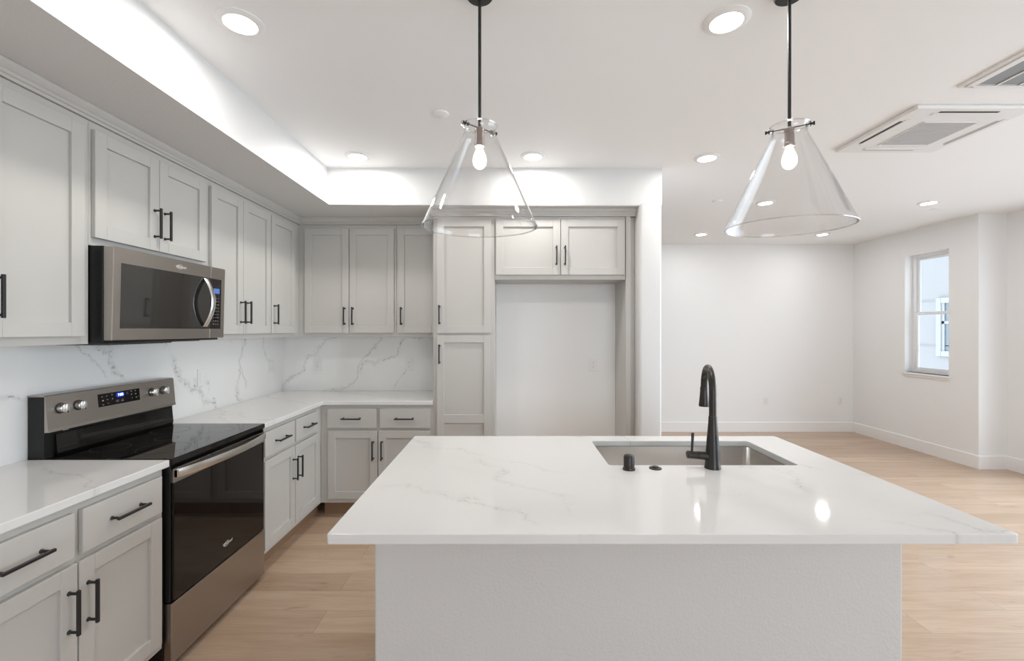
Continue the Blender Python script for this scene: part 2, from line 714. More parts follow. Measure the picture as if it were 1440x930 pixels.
def picture_window(name, lo, hi, axis):
    """Framed fixed glazing for the big windows outside the frame of the photo."""
    root = bpy.data.objects.new(name, None)
    C.objects.link(root)
    root['kind'] = 'structure'
    bm = nb()
    (x0, y0, z0), (x1, y1, z1) = lo, hi
    t = .05
    if axis == 'Y':
        for xa in (x0, (x0 + x1) / 2 - t / 2, x1 - t):
            box(bm, xa, xa + t, y0, y1, z0, z1)
        box(bm, x0 + t, x1 - t, y0, y1, z0, z0 + t)
        box(bm, x0 + t, x1 - t, y0, y1, z1 - t, z1)
    else:
        for ya in (y0, (y0 + y1) / 2 - t / 2, y1 - t):
            box(bm, x0, x1, ya, ya + t, z0, z1)
        box(bm, x0, x1, y0 + t, y1 - t, z0, z0 + t)
        box(bm, x0, x1, y0 + t, y1 - t, z1 - t, z1)
    f = obj('window_frame', bm, M['vinyl'], root)
    bm = nb()
    if axis == 'Y':
        ym = (y0 + y1) / 2
        box(bm, x0 + t, x1 - t, ym - .003, ym + .003, z0 + t, z1 - t)
    else:
        xm = (x0 + x1) / 2
        box(bm, xm - .003, xm + .003, y0 + t, y1 - t, z0 + t, z1 - t)
    obj('pane', bm, M['pane'], f)


picture_window('added_window_2', (BX0, YR - .12, .3), (BX1, YR - .06, 2.4), 'Y')  # added rear window, unseen, sized and placed for fill light
picture_window('window_3', (XR2 + .05, SY0, SZ0), (XR2 + .11, SY1, SZ1), 'X')

# ------------------------------------------------------------------ neighbouring building seen through the window
nbg = empty('neighbouring_building', (8.0, 8.0, -3.0), 'pale blue stucco building outside the window, with its own white window', 'building')
bm = nb()
box(bm, 0, .4, -4.0, 6.0, 0, 8.2)
box(bm, -.012, 0, -4.0, 6.0, 4.17, 4.185)
box(bm, -.012, 0, -4.0, 6.0, 5.02, 5.035)
obj('outer_wall', bm, M['stucco'], nbg)
bm = nb()
wy0, wy1, wz0, wz1 = -.75, .37, 3.98, 5.06
t = .10
box(bm, -.05, 0, wy0, wy0 + t, wz0, wz1, .006)
box(bm, -.05, 0, wy1 - t, wy1, wz0, wz1, .006)
box(bm, -.05, 0, wy0 + t, wy1 - t, wz0, wz0 + t, .006)
box(bm, -.05, 0, wy0 + t, wy1 - t, wz1 - t, wz1, .006)
box(bm, -.03, 0, wy0 + t, wy1 - t, 4.58, 4.63)
box(bm, -.03, 0, wy1 - t - .05, wy1 - t, wz0 + t, wz1 - t)
wf = obj('window_frame', bm, M['out_trim'], nbg)
bm = nb()
box(bm, -.012, -.004, wy0 + t, wy1 - t - .05, wz0 + t, wz1 - t)
obj('pane', bm, M['out_glass'], wf)

# ------------------------------------------------------------------ cabinet parts (local: x along the run, front towards -y)
DT = .019          # door thickness


def handle_mesh():
    """Black bar pull, along local Z, centred, standing out to -y."""
    bm = nb()
    L = .150
    box(bm, -.005, .005, -.038, -.028, -L / 2, L / 2, .0012)
    for s in (-1, 1):
        lathe(bm, [(.0075, 0), (.0075, -.002), (.0048, -.006), (.0045, -.029)], 12, (0, 0, s * .064), 'Y')
    bmesh.ops.recalc_face_normals(bm, faces=bm.faces)
    me = bpy.data.meshes.new('handle')
    bm.to_mesh(me)
    bm.free()
    me.materials.append(M['black'])
    return me


HANDLE = handle_mesh()


def add_handle(parent, x, z, horizontal=False):
    o = bpy.data.objects.new('handle', HANDLE)
    C.objects.link(o)
    o.parent = parent
    o.location = (x, -DT, z)
    if horizontal:
        o.rotation_euler = (0, PI / 2, 0)
    return o


def door(parent, x0, x1, z0, z1, hx=None, hz=None, stile=.057, mid=None, name='door'):
    """Shaker door: frame with a recessed flat panel."""
    bm = nb()
    s = stile
    y0, y1 = -DT, -.001
    b = .0012
    box(bm, x0, x0 + s, y0, y1, z0, z1, b)
    box(bm, x1 - s, x1, y0, y1, z0, z1, b)
    box(bm, x0 + s, x1 - s, y0, y1, z0, z0 + s, b)
    box(bm, x0 + s, x1 - s, y0, y1, z1 - s, z1, b)
    if mid:
        box(bm, x0 + s, x1 - s, y0, y1, mid[0], mid[1], b)
    box(bm, x0 + s - .002, x1 - s + .002, y0 + .012, y1, z0 + s - .002, z1 - s + .002)
    d = obj(name, bm, M['cab'], parent)
    if hx is not None:
        add_handle(d, hx, hz)
    return d


def drawer(parent, x0, x1, z0, z1):
    bm = nb()
    box(bm, x0, x1, -DT, -.001, z0, z1, .0015)
    d = obj('drawer', bm, M['cab'], parent)
    add_handle(d, (x0 + x1) / 2, (z0 + z1) / 2, True)
    return d


def body(parent, x0, x1, depth, z0, z1, toe=None, seams=()):
    bm = nb()
    box(bm, x0, x1, 0, depth, z0, z1, .0008)
    o = obj('body', bm, M['cab'], parent)
    if toe is not None:
        bm = nb()
        box(bm, x0, x1, .07, depth, toe, z0)
        obj('toe_kick', bm, M['toe'], parent)
    return o


L90 = PI / 2
FX = -1.48        # base face frame plane, left run
UX = -1.78        # upper face frame plane, left run
FY = 3.51         # base / tall face frame plane, back run
UY = 3.78         # upper face frame plane, back run
ZTOE = .115
ZB = .884         # top of base cabinets

G_BASE = 'base cabinets along the left wall'
G_UP = 'wall cabinets along the left wall'


def base_unit(x0, x1, doors, drawers, loc, rz, label, depth=.609, group=None):
    r = empty('base_cabinet', loc, label, 'cabinet', group, rz)
    body(r, x0, x1, depth, ZTOE, ZB, 0.0)
    for (a, b, side) in doors:
        hx = b - .031 if side == 'r' else a + .031
        door(r, a, b, .150, .681, hx, .681 - .075 - .075)
    for (a, b) in drawers:
        drawer(r, a, b, .703, .855)
    return r


# left run: local x = world y, root at (FX, y0)
base_unit(0, .757, [(.012, .367, 'r'), (.373, .735, 'l')], [(.012, .358), (.386, .735)],
          (FX, 1.148, 0), L90, 'grey shaker base cabinet nearest the camera, left of the range, two doors and two drawers')
base_unit(0, 1.452, [(.018, .392, 'r'), (.400, .775, 'l')], [(.018, .388), (.408, .760)],
          (FX, 2.658, 0), L90, 'grey shaker base cabinet right of the range running into the corner')
# back run
base_unit(0, .879, [(.060, .446, 'r'), (.453, .855, 'l')], [(.054, .439), (.464, .855)],
          (FX + .001, FY, 0), 0, 'grey shaker base cabinet on the back wall beside the tall pantry cabinet', depth=.598)


def upper_unit(x0, x1, doors, loc, rz, label, z0=1.41, z1=2.356, dz0=1.443, dz1=2.322, depth=.309, hz=1.585, stile=.057):
    r = empty('wall_cabinet', loc, label, 'cabinet', None, rz)
    body(r, x0, x1, depth, z0, z1)
    for (a, b, side) in doors:
        hx = b - .031 if side == 'r' else a + .031
        door(r, a, b, dz0, dz1, hx, hz, stile)
    return r


upper_unit(0, .751, [(.03, .352, 'r'), (.358, .718, 'l')], (UX, 1.140, 0), L90,
           'large grey shaker wall cabinet left of the microwave, cut by the picture edge')
upper_unit(0, .751, [(.011, .360, 'r'), (.363, .709, 'l')], (UX, 1.892, 0), L90,
           'short grey shaker wall cabinet directly above the microwave', z0=1.829, dz0=1.863, hz=1.997)
upper_unit(0, .665, [(.003, .317, 'r'), (.321, .660, 'l')], (UX, 2.644, 0), L90,
           'tall two-door grey wall cabinet just right of the microwave')
upper_unit(0, .800, [(.005, .370, 'l')], (UX, 3.310, 0), L90,
           'narrow one-door grey wall cabinet in the kitchen corner on the left wall')
upper_unit(0, .820, [(.054, .425, 'r'), (.432, .805, 'l')], (UX + .001, UY, 0), 0,
           'two-door grey wall cabinet on the back wall above the corner worktop', depth=.327, stile=.055)
upper_unit(0, .356, [(.016, .352, 'l')], (-.957, UY, 0), 0,
           'single-door grey wall cabinet on the back wall against the pantry cabinet', depth=.327, stile=.055)

# tall pantry cabinet
pan = empty('pantry_cabinet', (-.600, FY, 0), 'tall grey shaker pantry cabinet left of the fridge recess, doors one above the other', 'cabinet')
body(pan, 0, .482, .598, ZTOE, 2.356, 0.0)
door(pan, .031, .452, 1.4445, 2.33, .053, 1.587, .055)
door(pan, .031, .452, .150, 1.426, .053, 1.281, .055, mid=(.742, .807))

# cabinet above the fridge recess
fr = empty('fridge_cabinet', (-.1175, FY, 0), 'wide grey two-door cabinet over the empty fridge recess', 'cabinet')
body(fr, 0, 1.022, .338, 1.863, 2.356)
door(fr, .008, .511, 1.899, 2.331, .511 - .031, 2.047)
door(fr, .516, 1.013, 1.899, 2.331, .516 + .031, 2.047)

# end panel and filler strip right of the recess
bm = nb()
box(bm, .906, .944, FY - .008, 3.849, 0, 2.356, .001)
box(bm, .944, .984, FY + .02, FY + .04, 0, 2.356)
tag(obj('end_panel', bm, M['cab']), 'tall grey side panel closing the fridge recess on its right', 'panel')

# ------------------------------------------------------------------ crown moulding (swept along the cabinet tops)
bm = nb()
prof = [(.0, 2.357), (.010, 2.357), (.012, 2.368), (.018, 2.371), (.020, 2.382), (.026, 2.387), (.034, 2.397), (.036, 2.4135), (0, 2.4135)]


def sweep(bm, prof, pts):
    secs = []
    n = len(pts)
    for i, p in enumerate(pts):
        p = Vector((*p, 0))
        d0 = (p - Vector((*pts[i - 1], 0))).normalized() if i > 0 else None
        d1 = (Vector((*pts[i + 1], 0)) - p).normalized() if i < n - 1 else None
        d0 = d0 or d1
        d1 = d1 or d0
        n0 = Vector((d0.y, -d0.x, 0))
        n1 = Vector((d1.y, -d1.x, 0))
        m = n0 + n1
        m = m / m.dot(n0)
        secs.append([bm.verts.new(p + m * u + Vector((0, 0, v))) for u, v in prof])
    for s0, s1 in zip(secs[:-1], secs[1:]):
        for k in range(len(prof)):
            j = (k + 1) % len(prof)
            bm.faces.new((s0[k], s0[j], s1[j], s1[k]))
    bm.faces.new(secs[0])
    bm.faces.new(secs[-1])


sweep(bm, prof, [(UX, 1.14), (UX, UY), (-.600, UY), (-.600, FY), (.984, FY)])
tag(obj('crown_moulding', bm, M['cab']), 'grey stepped crown moulding along the tops of the cabinets under the soffit', 'moulding')

# ------------------------------------------------------------------ worktops
ZT = .914


def slab(bm, outer, hole=None, z0=ZB, z1=ZT, bev=.003):
    """Flat slab from a polygon with an optional hole, edges eased."""
    loops = [outer] + ([hole] if hole else [])
    top, bot = [], []
    for lp in loops:
        top.append([bm.verts.new((x, y, z1)) for x, y in lp])
        bot.append([bm.verts.new((x, y, z0)) for x, y in lp])
    sharp = []
    for tl, bl in zip(top, bot):
        n = len(tl)
        for i in range(n):
            j = (i + 1) % n
            f = bm.faces.new((tl[i], tl[j], bl[j], bl[i]))
    for ls in (top, bot):
        if not hole:
            bm.faces.new(ls[0])
        else:
            edges = []
            for l_ in ls:
                n = len(l_)
                for i in range(n):
                    edges.append(bm.edges.get((l_[i], l_[(i + 1) % n])))
            bmesh.ops.triangle_fill(bm, use_beauty=True, edges=edges)
    bmesh.ops.recalc_face_normals(bm, faces=bm.faces)
    es = [e for e in bm.edges if len(e.link_faces) == 2 and e.calc_face_angle(0) > 1.0
          and abs(e.verts[0].co.z - e.verts[1].co.z) < 1e-6]
    bmesh.ops.bevel(bm, geom=es, offset=bev, segments=2, affect='EDGES', profile=0.5)


bm = nb()
slab(bm, [(XW + .021, 1.135), (-1.455, 1.135), (-1.455, 1.914), (XW + .021, 1.914)])
tag(obj('worktop', bm, M['quartz_top']), 'white quartz worktop in the lower left corner, left of the range', 'worktop')
bm = nb()
slab(bm, [(XW + .021, 2.652), (-1.455, 2.652), (-1.455, 3.485), (-.601, 3.485), (-.601, YB - .021), (XW + .021, YB - .021)])
tag(obj('worktop', bm, M['quartz_top']), 'L-shaped white quartz worktop in the kitchen corner right of the range', 'worktop')
bm = nb()
box(bm, XW + .0004, XW + .02, 1.135, YB - .0205, ZB, 1.409, .001)
tag(obj('backsplash', bm, M['quartz_left']), 'grey-veined white quartz backsplash on the left wall behind the range', 'backsplash')
bm = nb()
box(bm, XW + .0005, -.601, YB - .02, YB, ZB, 1.409, .001)
tag(obj('backsplash', bm, M['quartz_back']), 'grey-veined white quartz backsplash on the back wall beside the pantry', 'backsplash')

# ------------------------------------------------------------------ island
IX0, IX1, IY0, IY1 = -.499, 1.386, 1.2175, 2.346
isl = empty('kitchen_island', (0, 0, 0), 'white painted kitchen island base with textured front under the big quartz top', 'island')
bm = nb()
box(bm, -.465, 1.350, 1.540, 1.660, 0, ZB, .006, 2)
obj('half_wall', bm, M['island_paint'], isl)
bm = nb()
box(bm, -.440, -.420, 1.66, 2.300, ZTOE, ZB)
box(bm, 1.305, 1.325, 1.66, 2.300, ZTOE, ZB)
box(bm, -.420, 1.305, 1.66, 1.67, ZTOE, ZB)
box(bm, -.420, 1.305, 2.280, 2.300, ZTOE, ZB)
box(bm, -.420, 1.305, 1.67, 2.280, ZTOE, ZTOE + .02)
box(bm, -.440, 1.325, 1.66, 2.23, 0, ZTOE)
obj('body', bm, M['cab'], isl)
doors_i = [(-.425, .015), (.02, .455), (.46, .895), (.90, 1.31)]
for i, (a_, b_) in enumerate(doors_i):
    bm = nb()
    s = .057
    y0, y1 = 2.301, 2.319
    box(bm, a_, a_ + s, y0, y1, .15, .855, .001)
    box(bm, b_ - s, b_, y0, y1, .15, .855, .001)
    box(bm, a_ + s, b_ - s, y0, y1, .15, .15 + s, .001)
    box(bm, a_ + s, b_ - s, y0, y1, .855 - s, .855, .001)
    box(bm, a_ + s - .002, b_ - s + .002, y0, y1 - .009, .205, .80)
    obj('door', bm, M['cab'], isl)


def rrect(x0, x1, y0, y1, r, n=5):
    pts = []
    for cx, cy, a0 in ((x1 - r, y1 - r, 0), (x0 + r, y1 - r, PI / 2), (x0 + r, y0 + r, PI), (x1 - r, y0 + r, 1.5 * PI)):
        for k in range(n + 1):
            a = a0 + PI / 2 * k / n
            pts.append((cx + r * math.cos(a), cy + r * math.sin(a)))
    return pts


SX0, SX1, SYA, SYB = .408, 1.187, 1.8407, 2.2425
bm = nb()
slab(bm, rrect(IX0, IX1, IY0, IY1, .008, 3), rrect(SX0, SX1, SYA, SYB, .014, 4), z0=.8855)
tag(obj('island_worktop', bm, M['quartz_top'], smooth=False), 'large white quartz island worktop with a cut-out for the sink', 'worktop')

# undermount sink: a basin with walls, rounded corners and a drain
snk = empty('kitchen_sink', (0, 0, 0), 'undermount stainless steel sink set into the island worktop', 'sink')
bm = nb()
levels = [(-.010, .8845, .020), (.006, .8840, .022), (.006, .876, .022), (.012, .70, .030), (.022, .684, .036), (.04, .680, .04)]
rings = []
for off, z, r in levels:
    rings.append([bm.verts.new((x, y, z)) for x, y in rrect(SX0 - .008 + off, SX1 + .008 - off, SYA - .008 + off, SYB + .008 - off, r, 5)])
for a_, b_ in zip(rings[:-1], rings[1:]):
    n = len(a_)
    for i in range(n):
        bm.faces.new((a_[i], a_[(i + 1) % n], b_[(i + 1) % n], b_[i]))
bm.faces.new(rings[-1])
o = obj('basin', bm, M['steel_sink'], snk, smooth=True)
md = o.modifiers.new('thickness', 'SOLIDIFY')
md.thickness = .0012
md.offset = 1
bm = nb()
lathe(bm, [(.045, 0), (.045, .003), (.034, .002), (.030, -.004), (.004, -.004)], 24, (.797, 2.06, .6815))
obj('drain', bm, M['steel_bright'], snk, smooth=True)

# ------------------------------------------------------------------ faucet
fau = empty('kitchen_faucet', (.815, 1.80, ZT), 'dark bronze pull-down faucet with a tall gooseneck standing behind the sink rim', 'faucet')
bm = nb()
lathe(bm, [(.0315, 0), (.0315, .006), (.0295, .012), (.0275, .05), (.0255, .085), (.0205, .14), (.0172, .18), (.0158, .205), (.0152, .21)], 28)
obj('body', bm, M['bronze'], fau, smooth=True)
bm = nb()
dx, dy = math.sin(math.radians(14)), math.cos(math.radians(14))
R = .098
zc = .297
pts = [(0, 0, .205), (0, 0, .25), (0, 0, zc)]
for k in range(1, 19):
    a = PI * k / 18 * 1.0
    u = R - R * math.cos(a)
    pts.append((dx * u, dy * u, zc + R * math.sin(a)))
obj('spout', (tube(bm, pts, .0142, 16), bm)[1], M['bronze'], fau, smooth=True)
bm = nb()
hx_, hy_ = dx * 2 * R, dy * 2 * R
lathe(bm, [(.0145, 0.003), (.0160, 0), (.0165, -.02), (.0195, -.055), (.0222, -.078), (.0215, -.084), (.016, -.085)], 24, (hx_, hy_, zc + .003))
obj('spray_head', bm, M['bronze'], fau, smooth=True)
bm = nb()
tube(bm, [(-.01, 0, .048), (-.060, 0, .052), (-.062, 0, .052)], [.0165, .0155, .0135], 18)
tube(bm, [(-.063, 0, .052), (-.100, 0, .055), (-.103, 0, .055)], [.0155, .0155, .0125], 18)
h = obj('valve', bm, M['bronze'], fau, smooth=True)
bm = nb()
tube(bm, [(-.084, 0, .062), (-.082, 0, .10), (-.080, 0, .142)], [.0045, .0050, .0058], 12)
obj('lever', bm, M['bronze'], h, smooth=True)

bm = nb()
lathe(bm, [(.0245, 0), (.0245, .006), (.0215, .008), (.0215, .050), (.0185, .057), (.010, .060)], 28, (.474, 1.783, ZT))
tag(obj('air_gap', bm, M['bronze'], smooth=True), 'small dark cylinder air gap on the worktop left of the faucet', 'air gap')
bm = nb()
lathe(bm, [(.0245, 0), (.0245, .003), (.021, .005), (.0125, .005), (.0125, .0085), (.010, .010)], 28, (.583, 1.795, ZT))
tag(obj('disposal_button', bm, M['bronze'], smooth=True), 'low round dark disposal button on the worktop near the sink', 'button')

# ------------------------------------------------------------------ range (built in world coordinates around its root)
RY0, RY1 = 1.9185, 2.6500
rg = empty('range', (0, 0, 0), 'stainless steel electric range with black glass cooktop and oven door', 'range')
XF = -1.450
bm = nb()
box(bm, -2.066, -1.485, RY0, RY1, .03, .888, .003)
for yy in (RY0 + .05, RY1 - .05):
    for xx in (-2.0, -1.56):
        lathe(bm, [(.018, 0), (.018, .03)], 12, (xx, yy, 0))
# side flanges of the door opening
box(bm, -1.485, XF - .008, RY0, RY0 + .010, .30, .888)
box(bm, -1.485, XF - .008, RY1 - .010, RY1, .30, .888)
obj('body', bm, M['black_body'], rg)
bm = nb()
box(bm, -2.02, XF + .002, RY0 - .002, RY1 + .001, .8895, .9165, .004, 2)
ck = obj('cooktop', bm, M['black_glass'], rg)
bm = nb()
for (cx, cy, r) in ((-1.62, 2.10, .105), (-1.62, 2.47, .085), (-1.87, 2.10, .075), (-1.87, 2.47, .09), (-1.75, 2.285, .05)):
    for rr in (r,):
        ri = lathe(bm, [(rr, 0), (rr - .0012, 0)], 48, (cx, cy, .9169), cap=False)
obj('burner_rings', bm, M['slot'], ck)
# oven door
bm = nb()
box(bm, XF - .035, XF, RY0 + .012, RY1 - .008, .298, .872, .004, 2)
od = obj('oven_door', bm, M['black_glass'], rg)
bm = nb()
box(bm, XF - .034, XF + .0015, RY0 + .0115, RY1 - .0075, .808, .868, .002)
obj('door_rail', bm, M['steel'], od)
bm = nb()
for k in range(34):
    y = RY0 + .18 + k * .0115
    box(bm, XF + .0012, XF + .0022, y, y + .006, .8715 - .012, .8715 - .004)
obj('vent_slots', bm, M['slot'], od)
# bowed flat handle bar
bm = nb()
N = 24
secs = []
for i in range(N + 1):
    t = i / N
    y = RY0 + .018 + (RY1 - RY0 - .028) * t
    bow = .012 + .040 * (math.sin(PI * t) ** .75)
    hz0, hz1 = .828, .866
    x1 = XF + bow
    x0 = x1 - .012
    prof_h = [(x0, hz0 + .003), (x0 + .003, hz0), (x1 - .003, hz0), (x1, hz0 + .006), (x1, hz1 - .006), (x1 - .003, hz1), (x0 + .003, hz1), (x0, hz1 - .003)]
    secs.append([bm.verts.new((px, y, pz)) for px, pz in prof_h])
for a_, b_ in zip(secs[:-1], secs[1:]):
    for k in range(8):
        bm.faces.new((a_[k], a_[(k + 1) % 8], b_[(k + 1) % 8], b_[k]))
bm.faces.new(secs[0])
bm.faces.new(secs[-1])
for yy in (RY0 + .030, RY1 - .022):
    box(bm, XF - .002, XF + .014, yy - .012, yy + .012, .830, .864, .002)
obj('handle', bm, M['steel_bright'], od, smooth=True)


def logo(name, parent, origin, right, up, size, mat):
    """Brand script wordmark crossed by its swoosh ring."""
    o = put_text(name, 'Whirlpool', size, mat, parent, origin, right, up, shear=.25, spacing=.92)
    me = o.data
    bm = bmesh.new()
    bm.from_mesh(me)
    r = Vector(right).normalized()
    u = Vector(up).normalized()
    nn = r.cross(u)
    org = Vector(origin) + r * (-size * .35)
    n = 40
    va, vb = [], []
    for i in range(n + 1):
        a = math.radians(40 + 290 * i / n)
        wd = size * (.035 + .05 * math.sin(PI * i / n))
        for lst, k in ((va, 1), (vb, -1)):
            ex = (size * 1.0 + k * wd) * math.cos(a)
            ey = (size * .55 + k * wd) * math.sin(a)
            lst.append(bm.verts.new(org + r * (ex + ey * .3) + u * ey + nn * .0006))
    for i in range(n):
        bm.faces.new((va[i], va[i + 1], vb[i + 1], vb[i]))
    bm.to_mesh(me)
    bm.free()
    return o


logo('logo', od, (XF + .0012, 2.299, .378), (0, 1, 0), (0, 0, 1), .020, M['logo'])
# storage drawer
bm = nb()
box(bm, XF - .035, XF + .001, RY0 + .002, RY1 - .004, .034, .292, .004, 2)
obj('drawer', bm, M['steel'], rg)
# backguard
bm = nb()
prism(bm, [(-2.066, .90), (-1.996, .90), (-1.996, 1.02), (-1.990, 1.03), (-1.994, 1.180), (-2.066, 1.180)], RY0 + .002, RY1 - .002, 'Y')
obj('backguard', bm, M['black_body'], rg)
bm = nb()
prism(bm, [(-2.0, .9172), (-1.986, .9172), (-1.982, .928), (-1.990, 1.012), (-2.0, 1.015)], RY0 + .045, RY1 - .010, 'Y')
obj('backguard_glass', bm, M['black_glass'], rg)
bm = nb()
prism(bm, [(-1.9935, 1.028), (-1.9745, 1.028), (-1.9785, 1.042), (-1.9905, 1.182), (-2.000, 1.187), (-2.066, 1.187), (-2.066, 1.1805), (-1.9935, 1.1805)],
      RY0, RY1, 'Y')
es = [e for e in bm.edges if abs(e.verts[0].co.y - e.verts[1].co.y) > .3]
cp = obj('control_panel', bm, M['steel'], rg)
# the front plane of the control panel leans back: x(z)


def panel_x(z):
    return -1.9785 + (z - 1.042) / (1.182 - 1.042) * (-.012)


bm = nb()
a0 = (panel_x(1.095), 1.095)
a1 = (panel_x(1.157), 1.157)
prism(bm, [(a0[0] - .002, a0[1]), (a0[0] + .0012, a0[1]), (a1[0] + .0012, a1[1]), (a1[0] - .002, a1[1])], 2.160, 2.402, 'Y')
dp = obj('display_panel', bm, M['black_glass'], rg)
PU = Vector((panel_x(1.157) - panel_x(1.095), 0, .062)).normalized()
bm = nb()
zc_ = 1.140
oc = Vector((panel_x(zc_) + .0016, 2.283, zc_))
vs_ = []
for k in range(24):
    a = 2 * PI * k / 24
    vs_.append(bm.verts.new(oc + Vector((0, 1, 0)) * (.026 * math.copysign(abs(math.cos(a)) ** .7, math.cos(a))) + PU * (.0135 * math.copysign(abs(math.sin(a)) ** .7, math.sin(a)))))
bm.faces.new(vs_)
obj('clock_window', bm, M['lcd_blue'], dp)
put_text('clock_digits', '7:08', .019, M['lcd_text'], dp, oc + Vector((.0012, 0, 0)), (0, 1, 0), PU)
bm = nb()
random.seed(9)
for (yy, zz, wy, wz) in [(2.181, 1.143, .008, .003), (2.206, 1.144, .010, .002), (2.236, 1.146, .006, .006),
                         (2.184, 1.124, .009, .006), (2.209, 1.126, .009, .003), (2.237, 1.126, .006, .006),
                         (2.184, 1.104, .009, .004), (2.212, 1.107, .008, .003),
                         (2.265, 1.108, .016, .002), (2.265, 1.114, .016, .002), (2.293, 1.108, .016, .003), (2.293, 1.115, .016, .002),
                         (2.325, 1.146, .012, .002), (2.325, 1.138, .014, .002), (2.349, 1.149, .007, .005), (2.375, 1.148, .007, .004),
                         (2.350, 1.132, .006, .006), (2.376, 1.131, .007, .006), (2.352, 1.113, .006, .004), (2.378, 1.113, .007, .006), (2.392, 1.116, .004, .003)]:
    bm = nb()
    c0 = Vector((panel_x(zz) + .0018, yy, zz))
    q = [c0 + Vector((0, sy * wy / 2, 0)) + PU * (sz * wz / 2) for sy, sz in ((-1, -1), (1, -1), (1, 1), (-1, 1))]
    bm.faces.new([bm.verts.new(p) for p in q])
    obj('key', bm, M['print'], dp)
for yy in (1.980, 2.062, 2.484, 2.565):
    bm = nb()
    zz = 1.124
    x0 = panel_x(zz) - .001
    lathe(bm, [(.0235, 0), (.0235, .004), (.0205, .006)], 28, (x0, yy, zz), 'X')
    kb = obj('knob', bm, M['black'], rg, smooth=True)
    bm = nb()
    lathe(bm, [(.0205, .005), (.0200, .022), (.0185, .024)], 28, (x0, yy, zz), 'X')
    box(bm, x0 + .022, x0 + .034, yy - .0055, yy + .0055, zz - .0195, zz + .0195, .002, 2)
    obj('knob_cap', bm, M['steel_bright'], kb, smooth=True)
# little badge under the panel lip
bm = nb()
box(bm, -1.993, -1.9885, 1.995, 2.02, 1.020, 1.027, .001)
obj('lip_clip', bm, M['steel'], cp)

# ------------------------------------------------------------------ microwave
MY0, MY1 = 1.8955, 2.6425
mw = empty('microwave', (0, 0, 0), 'stainless steel over-the-range microwave hung under the short wall cabinet', 'microwave')
bm = nb()
box(bm, -2.068, -1.722, MY0, MY1, 1.412, 1.8275, .003)
obj('body', bm, M['black_body'], mw)


def mx(z):      # the front leans: top stands further out
    return -1.687 + (z - 1.424) / (1.824 - 1.424) * .010


def mw_slab(bm, y0, y1, z0, z1, out, back):
    prism(bm, [(back, z0), (mx(z0) + out, z0), (mx(z1) + out, z1), (back, z1)], y0, y1, 'Y')


YSPL = 2.516
bm = nb()
mw_slab(bm, MY0 + .002, YSPL - .0008, 1.424, 1.825, 0, -1.7215)
bmesh.ops.bevel(bm, geom=list(bm.edges), offset=.002, segments=1, affect='EDGES')
md_ = obj('door', bm, M['steel'], mw)
bm = nb()
mw_slab(bm, YSPL + .0008, MY1 - .002, 1.424, 1.825, 0, -1.7215)
bmesh.ops.bevel(bm, geom=list(bm.edges), offset=.002, segments=1, affect='EDGES')
mp = obj('control_column', bm, M['steel'], mw)
bm = nb()
mw_slab(bm, 1.936, YSPL - .001, 1.476, 1.759, .0012, -1.70)
obj('door_glass', bm, M['mw_glass'], md_)
bm = nb()
mw_slab(bm, YSPL + .001, 2.607, 1.476, 1.759, .0012, -1.70)
obj('keypad', bm, M['black_glass'], mp)
bm = nb()
mw_slab(bm, 2.540, 2.590, 1.677, 1.705, .0020, -1.70)
obj('display', bm, mat_emit('pale_blue_display', (0.12, 0.25, 0.62, 1), 0.5), mp)
bm = nb()
for i in range(9):
    for j in range(3):
        y = 2.541 + j * .018
        z = 1.500 + i * .0185
        wz = .003 if (i * 3 + j) % 4 else .005
        bm = nb()
        mw_slab(bm, y, y + .008, z, z + wz, .0018, -1.70)
        obj('key', bm, M['print'], mp)
# arched handle
bm = nb()
secs = []
N = 24
for i in range(N + 1):
    t = i / N
    z = 1.487 + (1.752 - 1.487) * t
    bow = .004 + .046 * math.sin(PI * t) ** .9
    tx = mx(z) + bow
    th = .011
    ya, yb = 2.452, 2.482
    secs.append([bm.verts.new(c) for c in ((tx, ya, z), (tx + th * .55, ya + .004, z), (tx + th * .7, (ya + yb) / 2, z), (tx + th * .55, yb - .004, z), (tx, yb, z), (tx - .002, (ya + yb) / 2, z))])
for a_, b_ in zip(secs[:-1], secs[1:]):
    for k in range(6):
        bm.faces.new((a_[k], a_[(k + 1) % 6], b_[(k + 1) % 6], b_[k]))
bm.faces.new(secs[0])
bm.faces.new(secs[-1])
obj('handle', bm, M['steel_bright'], md_, smooth=True)
logo('logo', md_, (mx(1.790) + .0006, 2.285, 1.790), (0, 1, 0), (0.025, 0, 1), .019, M['logo'])
bm = nb()
box(bm, -1.99, -1.735, 1.93, 2.30, 1.404, 1.4125, .002)
box(bm, -1.97, -1.80, 2.34, 2.60, 1.406, 1.4125, .002)
for k in range(10):
    box(bm, -1.975, -1.75, 1.95 + k * .033, 1.965 + k * .033, 1.4025, 1.4045)
obj('grease_filter', bm, M['slot'], mw)

